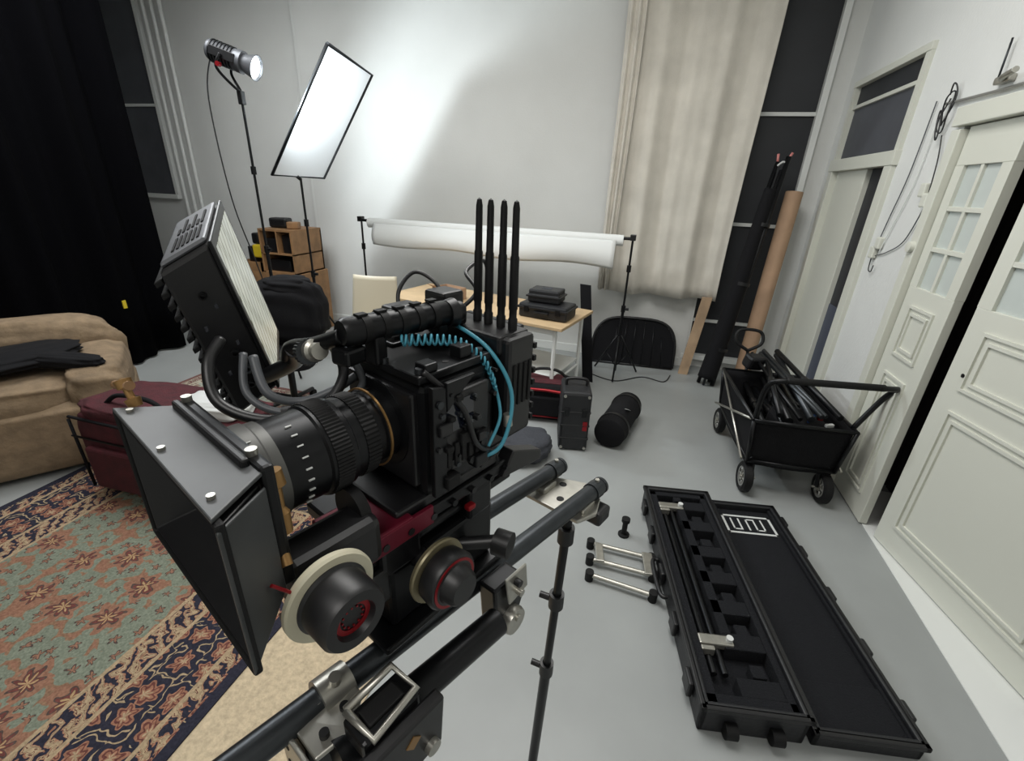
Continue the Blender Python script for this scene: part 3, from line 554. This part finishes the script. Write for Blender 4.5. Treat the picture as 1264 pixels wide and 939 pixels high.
# body
bb('body_core',(-.418,.245,1.402),(-.294,.335,1.528),BLKM,R,.008); bb('body_front_plate',(-.408,.238,1.415),(-.304,.248,1.518),BLK,R,.006)
bb('side_panel',(-.294,.255,1.43),(-.284,.325,1.515),BLK,R,.004); bb('side_screen',(-.2845,.262,1.475),(-.2835,.30,1.507),GLASS,R,0)
for i in range(6): bb('side_vent_%d'%i,(-.285,.262+i*.010,1.437),(-.281,.268+i*.010,1.462),RUB,R,.001)
rr=random.Random(11)
for i in range(22):
    y=.25+.08*rr.random(); z=1.41+.115*rr.random(); cyl('body_screw_%d'%i,(-.286,y,z),(-.2795,y,z),rr.choice((.002,.0028,.004)),rr.choice((GUN,BLK,BLKM,BLKM)),R,10)
for i in range(14):
    y=.25+.075*rr.random(); z=1.41+.11*rr.random(); s=rr.uniform(.006,.018); bb('body_module_%d'%i,(-.29,y,z),(-.275-.008*rr.random(),y+s,z+s*.8),rr.choice((BLK,BLKM,RUB)),R,.0015)
bb('top_plate',(-.415,.242,1.528),(-.297,.34,1.537),BLKM,R,.002)
for i in range(5): cyl('plate_hole_%d'%i,(-.31,.255+i*.016,1.537),(-.31,.255+i*.016,1.5375),.0035,RUB,R,10)
for i,(x,y) in enumerate(((-.305,.25),(-.305,.33),(-.40,.25),(-.35,.245))): cyl('cap_screw_%d'%i,(x,y,1.536),(x,y,1.542),.004,GUN,R,12)
for i in range(8):
    x=-.41+.1*rr.random(); y=.25+.07*rr.random(); s=rr.uniform(.008,.02); bb('top_module_%d'%i,(x,y,1.537),(x+s,y+s,1.540+.012*rr.random()),rr.choice((BLK,BLKM)),R,.0015)
prism('cage_rib',[(-.288,.245,1.41),(-.288,.262,1.41),(-.288,.262,1.525),(-.288,.245,1.53)],(.006,0,0),BLKM,R,.001)
prism('cage_gusset',[(-.286,.262,1.50),(-.286,.30,1.53),(-.286,.262,1.53)],(.005,0,0),BLKM,R,.001)
lathe('top_handle',[(0,0),(0,.011),(.004,.0135),(.12,.0135),(.125,.011),(.125,0)],(-.360,.208,1.572),(.04,1,-.02),BLKM,R,24)
for i in range(5): lathe('handle_groove_%d'%i,[(.018+i*.02,.0133),(.018+i*.02,.0146),(.026+i*.02,.0146),(.026+i*.02,.0133)],(-.360,.208,1.572),(.04,1,-.02),RUB,R,24)
for i,y in enumerate((.235,.315)): bb('handle_post_%d'%i,(-.368,y,1.535),(-.348,y+.014,1.568),BLKM,R,.003)
lathe('handle_end_knob',[(0,0),(0,.014),(.01,.016),(.012,.011),(.02,.011),(.022,0)],(-.354,.33,1.569),(.1,1,0),BLK,R,20)
for i in range(5): box('handle_slot_%d'%i,(.008,.010,.002),(-.357,.228+i*.021,1.586),RUB,R,bevel=0)
lathe('arm_knob',[(0,0),(0,.011),(.010,.011),(.012,.008),(.020,.008),(.020,0)],(-.40,.20,1.548),(.9,-.1,.2),SIL,R,20)
knurl('arm_knurl',.197,.008,.0120,GUN,24,.001,x=-.405,z=1.546,ax=(.9,-.1,.2))
tube('monitor_arm',[(-.362,.212,1.568),(-.40,.203,1.552),(-.44,.20,1.54),(-.47,.208,1.52)],.008,BLKM,R)
box('arm_cage_clip',(.022,.024,.016),(-.36,.214,1.550),BLKM,R,(0,0,10),.003)
bb('battery_plate',(-.415,.335,1.40),(-.297,.345,1.535),BLKM,R,.003); bb('battery',(-.405,.345,1.405),(-.305,.385,1.53),BLK,R,.008)
bb('wireless_transmitter',(-.42,.348,1.53),(-.292,.40,1.552),BLK,R,.004); bb('transmitter_side',(-.305,.352,1.43),(-.282,.398,1.55),BLK,R,.005)
for i in range(7): bb('heat_fin_%d'%i,(-.305,.398,1.44+i*.015),(-.282,.403,1.447+i*.015),RUB,R,.001)
for i in range(4): bb('tx_slot_%d'%i,(-.283,.36+i*.009,1.47),(-.280,.365+i*.009,1.52),RUB,R,.001)
for i,x in enumerate((-.354,-.337,-.318,-.301)):
    lathe('antenna_%d'%(i+1),[(0,0),(0,.005),(.014,.0053),(.016,.0042),(.024,.0042),(.026,.005),(.08,.0047),(.082,.0040),(.128,.0036),(.134,.0025),(.136,0)],(x,.380,1.55),(.008-.006*i,.0,1),RUB,R,16)
bb('rear_bracket',(-.40,.405,1.42),(-.31,.415,1.55),BLKM,R,.003)
for i,(a,b_) in enumerate((((-.43,.30,1.54),(-.405,.34,1.57)),((-.425,.36,1.552),(-.39,.395,1.58)),((-.375,.345,1.552),(-.35,.36,1.575)))): bb('accessory_%d'%i,a,b_,BLK,R,.004)
bb('dovetail_plate',(-.40,.17,1.372),(-.296,.40,1.388),BLKM,R,.003); bb('quick_release',(-.405,.21,1.388),(-.300,.36,1.402),BLK,R,.003)
bb('magenta_plate',(-.36,.155,1.388),(-.292,.225,1.396),MAG,R,.003); bb('magenta_plate_side',(-.296,.17,1.372),(-.291,.25,1.394),MAG,R,.001)
for i in range(7): cyl('dovetail_screw_%d'%i,(-.296,.19+i*.03,1.380),(-.290,.19+i*.03,1.380),.004,BLKM if i%2 else BLK,R,12)
prism('plate_end_hook',[(-.31,.36,1.37),(-.31,.44,1.36),(-.31,.44,1.375),(-.31,.38,1.40)],(.02,0,0),BLK,R,.002)
for i,x in enumerate((-.386,-.318)): cyl('support_rod_%d'%i,(x,.10,1.345),(x,.40,1.345),.0075,BLKM,R,20)
bb('rod_clamp',(-.40,.19,1.33),(-.30,.24,1.372),BLK,R,.005); bb('rod_clamp_rear',(-.40,.31,1.33),(-.298,.35,1.372),BLKM,R,.005)
bb('red_lock_tab',(-.298,.30,1.355),(-.289,.312,1.362),RED,R,.002)
bb('riser_block',(-.40,.20,1.249),(-.305,.36,1.33),BLKM,R,.006); bb('riser_front',(-.39,.13,1.30),(-.30,.20,1.345),BLK,R,.005)
cyl('riser_lever',(-.305,.30,1.30),(-.27,.33,1.305),.008,BLK,R,16); lathe('riser_knob',[(0,0),(0,.016),(.02,.016),(.022,0)],(-.272,.328,1.305),(1,.3,0),BLK,R,24)
# follow focus
F=(-.262,.118,1.404)
lathe('ff_marking_disc',[(-.003,.02),(-.003,.0355),(-.001,.037),(.003,.037),(.005,.0355),(.005,.02)],F,(1,0,0),CREAM,R,64,closed=True)
lathe('ff_handwheel',[(.0,0),(.0,.028),(.006,.029),(.008,.027),(.032,.0265),(.036,.024),(.036,.016),(.03,.014),(.03,0)],F,(1,0,0),BLK,R,48)
lathe('ff_red_ring',[(.0305,.0145),(.0312,.0145),(.0312,.0105),(.0305,.0105)],F,(1,0,0),RED,R,40,closed=True)
for i in range(12):
    a=i*math.pi/6; cyl('ff_red_mark_%d'%i,(F[0]+.0302,F[1]+.0085*math.cos(a),F[2]+.0085*math.sin(a)),(F[0]+.0312,F[1]+.0085*math.cos(a),F[2]+.0085*math.sin(a)),.0009,RED,R,8)
cyl('ff_axle',(-.31,F[1],F[2]),(F[0],F[1],F[2]),.014,BLK,R); bb('ff_gearbox',(-.325,.10,1.375),(-.285,.185,1.425),BLK,R,.008)
lathe('ff_drive_gear',[(0,0),(0,.022),(.01,.022),(.01,0)],(-.318,.172,1.42),(0,1,0),RUB,R,36); bb('ff_bracket',(-.33,.135,1.335),(-.30,.175,1.385),BLKM,R,.004)
cyl('ff_pointer',(-.262,.080,1.444),(-.262,.092,1.427),.0013,RED,R,8)
G2=(-.262,.240,1.324)
lathe('ff_second_wheel',[(-.01,0),(-.01,.030),(.006,.032),(.010,.030),(.012,.022),(.022,.019),(.026,.016),(.026,0)],G2,(1,0,0),BLK,R,48)
lathe('second_wheel_red_ring',[(.0102,.0275),(.0114,.0275),(.0114,.0245),(.0102,.0245)],G2,(1,0,0),RED,R,48,closed=True)
lathe('second_wheel_scale',[(-.018,.026),(-.018,.035),(-.014,.036),(-.012,.035),(-.012,.026)],G2,(1,0,0),mat('worn_brass_gear',(132,124,98),.4,metal=.5),R,48,closed=True); cyl('second_wheel_axle',(-.31,G2[1],G2[2]),(G2[0],G2[1],G2[2]),.012,BLK,R)
# monitor
MN=E('field_monitor',(0,0,0),-23)
P2=Vector((-.4906,.1627,1.6387));U=Vector((-.0059,.0403,-.1600));Wv=Vector((-.010,-.0424,-.025));Nv=Vector((-.0955,.0500,.0300))
def mb(name,a0,a1,b0,b1,c0,c1,m,bev=.003):
    bm=bmesh.new(); vs=[[[bm.verts.new(P2+U*a+Wv*b+Nv*c_) for c_ in (c0,c1)] for b in (b0,b1)] for a in (a0,a1)]
    q=lambda *i:[vs[x][y][z] for x,y,z in i]
    for f in (q((0,0,0),(0,0,1),(0,1,1),(0,1,0)),q((1,0,0),(1,1,0),(1,1,1),(1,0,1)),q((0,0,0),(1,0,0),(1,0,1),(0,0,1)),q((0,1,0),(0,1,1),(1,1,1),(1,1,0)),q((0,0,0),(0,1,0),(1,1,0),(1,0,0)),q((0,0,1),(1,0,1),(1,1,1),(0,1,1))): bm.faces.new(f)
    return finish(bm,name,m,MN,bevel=bev)
mb('housing',0,1,.0,1,0,1,BLK,.004); mb('bezel',-.01,1.01,-.05,.03,-.02,1.02,BLKM,.002)
def screen_mat():
    m=bpy.data.materials.new('monitor_screen'); m.use_nodes=True; nt=m.node_tree; b=nt.nodes['Principled BSDF']; b.inputs['Roughness'].default_value=.2
    tc=nt.nodes.new('ShaderNodeTexCoord'); v=nt.nodes.new('ShaderNodeTexBrick'); v.inputs['Scale'].default_value=3; v.inputs['Color1'].default_value=(.62,.64,.54,1); v.inputs['Color2'].default_value=(.50,.53,.48,1); v.inputs['Mortar'].default_value=(.22,.23,.16,1); v.inputs['Mortar Size'].default_value=.03
    nt.links.new(tc.outputs['Generated'],v.inputs['Vector']); nt.links.new(v.outputs['Color'],b.inputs['Emission Color']); b.inputs['Emission Strength'].default_value=.62; b.inputs['Base Color'].default_value=(.05,.05,.05,1); return m
mb('screen',.05,.95,-.06,-.045,.06,.95,screen_mat(),0)
for i in range(14): mb('heatsink_tooth_%d'%i,.03+i*.07,.065+i*.07,1,1.14,0,1,RUB,.001)
mb('end_cap',-.03,0,.05,.95,.05,.95,LAMPG,.003)
for i in range(6):
    mb('vent_%d'%i,-.036,-.028,.2+.1*i,.25+.1*i,.15,.42,RUB,0); mb('vent_b_%d'%i,-.036,-.028,.2+.1*i,.25+.1*i,.5,.62 if i%2 else .8,RUB,0)
for i,(a,b_,r_) in enumerate(((.22,.5,.0035),(.62,.45,.0045),(.75,.4,.0055),(.86,.45,.004),(.5,.6,.003))):
    q=P2+U*a+Wv*b_; nrm=-Nv.normalized(); lathe('port_%d'%i,[(0,.001),(0,r_),(.004,r_),(.004,r_*.6),(.001,r_*.55)],q,nrm,GUN if i in(2,) else BLKM,MN,18)
for i,(a,b_) in enumerate(((.3,.35),(.56,.3),(.7,.7),(.38,.7))): mb('port_label_%d'%i,a,a+.03,b_,b_+.06,-.006,0,GREYF,0)
tube('mount_link',[P2+U*.9+Wv*.4+Nv*.1,Vector((-.465,.21,1.515)),Vector((-.435,.20,1.54))],.009,BLKM,MN)
K=R
tube('hdmi_loop',[(-.476,.150,1.552),(-.460,.130,1.535),(-.436,.125,1.506),(-.403,.150,1.491),(-.386,.193,1.493),(-.395,.227,1.518),(-.427,.232,1.548)],.0052,BCAB,K,12)
tube('sdi_loop',[(-.456,.168,1.535),(-.430,.165,1.505),(-.412,.187,1.494),(-.396,.217,1.503),(-.396,.252,1.515)],.0045,GCAB,K,12)
tube('sdi_loop_b',[(-.47,.165,1.535),(-.445,.152,1.505),(-.415,.165,1.490),(-.385,.2,1.490),(-.375,.235,1.51),(-.39,.225,1.55)],.0038,GCAB,K,12)
tube('antenna_feed_a',[(-.436,.333,1.544),(-.456,.347,1.573),(-.456,.373,1.594),(-.431,.386,1.582),(-.400,.380,1.553)],.0026,BCAB,K)
tube('antenna_feed_b',[(-.386,.379,1.556),(-.375,.400,1.579),(-.406,.414,1.597),(-.413,.454,1.606),(-.401,.452,1.583)],.0026,BCAB,K)
tube('cyan_feed',[(-.395,.345,1.557),(-.347,.343,1.553),(-.298,.343,1.535),(-.274,.350,1.49),(-.272,.331,1.436),(-.298,.304,1.419)],.0023,CY,K)
ctl=cat([Vector(v) for v in ((-.345,.262,1.556),(-.335,.290,1.553),(-.318,.315,1.548),(-.298,.33,1.530),(-.286,.335,1.505))],40); pts=[]; NT=20; n_=NT*12
for i in range(n_+1):
    s=i/n_*(len(ctl)-1); j=min(int(s),len(ctl)-2); q=ctl[j].lerp(ctl[j+1],s-j); a=2*math.pi*i/12; pts.append(q+Vector((.8*math.cos(a),-.5*math.cos(a),math.sin(a)))*.0052)
tube('coiled_cable',pts,.0013,CY,K,6,smooth=False); tube('cyan_tail',[(-.286,.335,1.505),(-.277,.335,1.47),(-.278,.318,1.44)],.0018,CY,K)
tube('small_black_cable',[(-.30,.25,1.54),(-.28,.28,1.5),(-.278,.3,1.45),(-.285,.34,1.42)],.003,BCAB,K); lathe('cable_joiner',[(0,0),(0,.010),(.03,.010),(.03,0)],(-.405,.165,1.488),(.5,.8,0),BLK,K,16)
lathe('gold_connector',[(0,0),(0,.005),(.014,.005),(.014,0)],(-.275,.345,1.47),(.1,0,-1),SIL,K,14)
# ---------------------------------------------------------------- slider under the camera
S=E('camera_slider',(0,0,0),-23)
a1,a2=Vector((-.322,-.12,1.236)),Vector((-.294,.647,1.20)); b1,b2=Vector((-.405,.17,1.222)),Vector((-.3835,.649,1.201))
cyl('rail_tube_a',a1,a2,.0145,GUN,S,36); cyl('rail_tube_b',b1,b2,.0145,GUN,S,36)
for i,p_ in enumerate((a2,b2)):
    d_=(a2-a1).normalized(); lathe('end_collar_%d'%i,[(-.03,.0147),(-.03,.0165),(-.01,.0165),(-.01,.0147)],p_,d_,GUN,S,30); lathe('end_cap_%d'%i,[(0,0),(0,.0155),(.006,.0155),(.006,0)],p_,d_,GUN,S,30); cyl('end_screw_%d'%i,p_+Vector((0,-.012,.013)),p_+Vector((0,-.012,.021)),.004,SIL,S,12)
prism('end_plate',[(-.40,.56,1.172),(-.285,.56,1.172),(-.27,.60,1.172),(-.285,.64,1.172),(-.33,.665,1.172),(-.41,.63,1.172)],(0,0,.008),SIL,S,.002)
for i,(x,y) in enumerate(((-.38,.60),(-.34,.59),(-.30,.60),(-.36,.63),(-.32,.63))): cyl('plate_hole_%d'%i,(x,y,1.18),(x,y,1.1805),.007,RUB,S,16)
for i,x in enumerate((-.38,-.297)): bb('plate_saddle_%d'%i,(x-.012,.58,1.178),(x+.012,.62,1.19),SIL,S,.003)
bb('black_end_clamp',(-.30,.60,1.15),(-.262,.64,1.178),BLK,S,.006)
bb('carriage_plate',(-.42,.18,1.238),(-.29,.38,1.248),BLKM,S,.003)
cyl('carriage_tube',(-.262,.10,1.215),(-.25,.31,1.203),.017,BLKM,S,30)
prism('side_bracket',[(-.262,.318,1.235),(-.262,.37,1.232),(-.262,.385,1.19),(-.262,.37,1.15),(-.262,.325,1.16)],(-.028,0,0),BLKM,S,.004)
prism('side_bracket_silver',[(-.258,.33,1.25),(-.258,.372,1.248),(-.258,.378,1.205),(-.258,.34,1.20)],(.004,0,0),SIL,S,.002)
for i,(y,z) in enumerate(((.35,1.235),(.355,1.215),(.352,1.172))): cyl('bracket_screw_%d'%i,(-.262,y,z),(-.246,y,z),.005,SIL if i else BLK,S,14)
lathe('bracket_roller',[(0,0),(0,.018),(.010,.02),(.016,.018),(.016,0)],(-.265,.35,1.165),(1,0,0),SIL,S,24)
lathe('clamp_ring',[(-.016,.015),(-.016,.020),(.016,.020),(.016,.015)],a1.lerp(a2,.325),a2-a1,SIL,S,30,closed=True)
cyl('clamp_ring_bolt',a1.lerp(a2,.325)+Vector((.006,0,.018)),a1.lerp(a2,.325)+Vector((.008,0,.028)),.006,SIL,S,16)
prism('clamp_plate',[(-.320,.085,1.222),(-.268,.085,1.222),(-.262,.12,1.226),(-.285,.145,1.226),(-.320,.14,1.226)],(0,0,.006),SIL,S,.0015)
prism('clamp_plate_front',[(-.320,.082,1.226),(-.264,.082,1.226),(-.264,.082,1.165),(-.320,.082,1.165)],(0,-.005,0),SIL,S,.0015)
for i,(x,z) in enumerate(((-.308,1.210),(-.278,1.210),(-.308,1.185),(-.278,1.185))): cyl('clamp_hole_%d'%i,(x,.0785,z),(x,.0765,z),.004,RUB,S,16)
bb('clamp_core',(-.325,.085,1.165),(-.285,.14,1.222),BLKM,S,.004)
for i,(x,y) in enumerate(((-.308,.11),(-.285,.125),(-.278,.10))): cyl('clamp_bolt_%d'%i,(x,y,1.230),(x,y,1.236),.0045,RUB if i else SIL,S,14)
tube('lever_frame',[(-.262,.115,1.265),(-.262,.165,1.27),(-.232,.17,1.262),(-.228,.12,1.255),(-.262,.115,1.265)],.0040,SIL,S,10,smooth=False)
bb('lever_block',(-.262,.11,1.235),(-.228,.172,1.258),BLKM,S,.004); bb('lever_insert',(-.255,.122,1.256),(-.236,.16,1.262),RUB,S,.002)
prism('logo_bracket',[(-.228,.10,1.25),(-.228,.19,1.245),(-.228,.185,1.18),(-.228,.12,1.18)],(.014,0,0),BLK,S,.003)
box('gold_logo',(.001,.012,.012),(-.2135,.15,1.226),BRASS,S,(40,0,0),0); cyl('bracket_bolt',(-.214,.17,1.195),(-.208,.17,1.195),.008,SIL,S,16)
for nm,(x,y,dx) in (('far',(-.335,.62,-.03)),('near',(-.37,-.10,0))):
    T=lambda z:Vector((x+dx*(1.14-z),y,z))
    cyl(nm+'_stand_top',T(.62),T(1.175),.009,BLKM,S); cyl(nm+'_stand_low',T(.03),T(.68),.012,BLKM,S)
    for z in (.68,.9,1.08): lathe(nm+'_collar_%d'%int(z*100),[(-.018,.010),(-.018,.016),(.018,.016),(.018,.010)],T(z),(0,0,1),BLK,S,20)
    for z in (.68,.9): cyl(nm+'_tknob_%d'%int(z*100),T(z),T(z)+Vector((-.035,-.01,0)),.007,BLK,S,12)
    lathe(nm+'_head',[(0,0),(0,.018),(.03,.022),(.035,0)],T(1.14),(0,0,1),BLKM,S,24)
    lathe(nm+'_foot',[(0,0),(0,.13),(.012,.125),(.02,.03),(.05,.02),(.05,0)],T(0),(0,0,1),RUB,S,32)
# ---------------------------------------------------------------- lights
def area(name,loc,rot,sx,sy,e,col):
    l=bpy.data.lights.new(name,'AREA'); l.shape='RECTANGLE'; l.size=sx; l.size_y=sy; l.energy=e; l.color=col
    o=bpy.data.objects.new(name,l); SC.collection.objects.link(o); o.location=loc; o.rotation_euler=rot; return o
area('ceiling_light_panel',(-.5,2.0,3.66),(0,0,0),1.6,1.6,72,(1,.985,.955)); area('ceiling_light_panel.001',(-3.3,2.3,3.66),(0,0,0),1.6,1.6,76,(.97,.99,1))
area('ceiling_light_panel.002',(-.2,-1.4,3.66),(0,0,0),1.6,1.2,40,(1,.975,.94))
sp_=bpy.data.lights.new('led_beam','SPOT'); sp_.energy=110; sp_.spot_size=math.radians(155); sp_.spot_blend=.6; sp_.shadow_soft_size=.11; sp_.color=(.86,.95,1)
so=bpy.data.objects.new('led_beam',sp_); SC.collection.objects.link(so); so.location=A+ax*.37; so.rotation_euler=Vector((.75,.6,-.32)).to_track_quat('-Z','Y').to_euler()
w=bpy.data.worlds.new('world'); SC.world=w; w.use_nodes=True; w.node_tree.nodes['Background'].inputs[0].default_value=(.3,.32,.34,1); w.node_tree.nodes['Background'].inputs[1].default_value=.3
SC.view_settings.view_transform='Standard'; SC.view_settings.exposure=.12
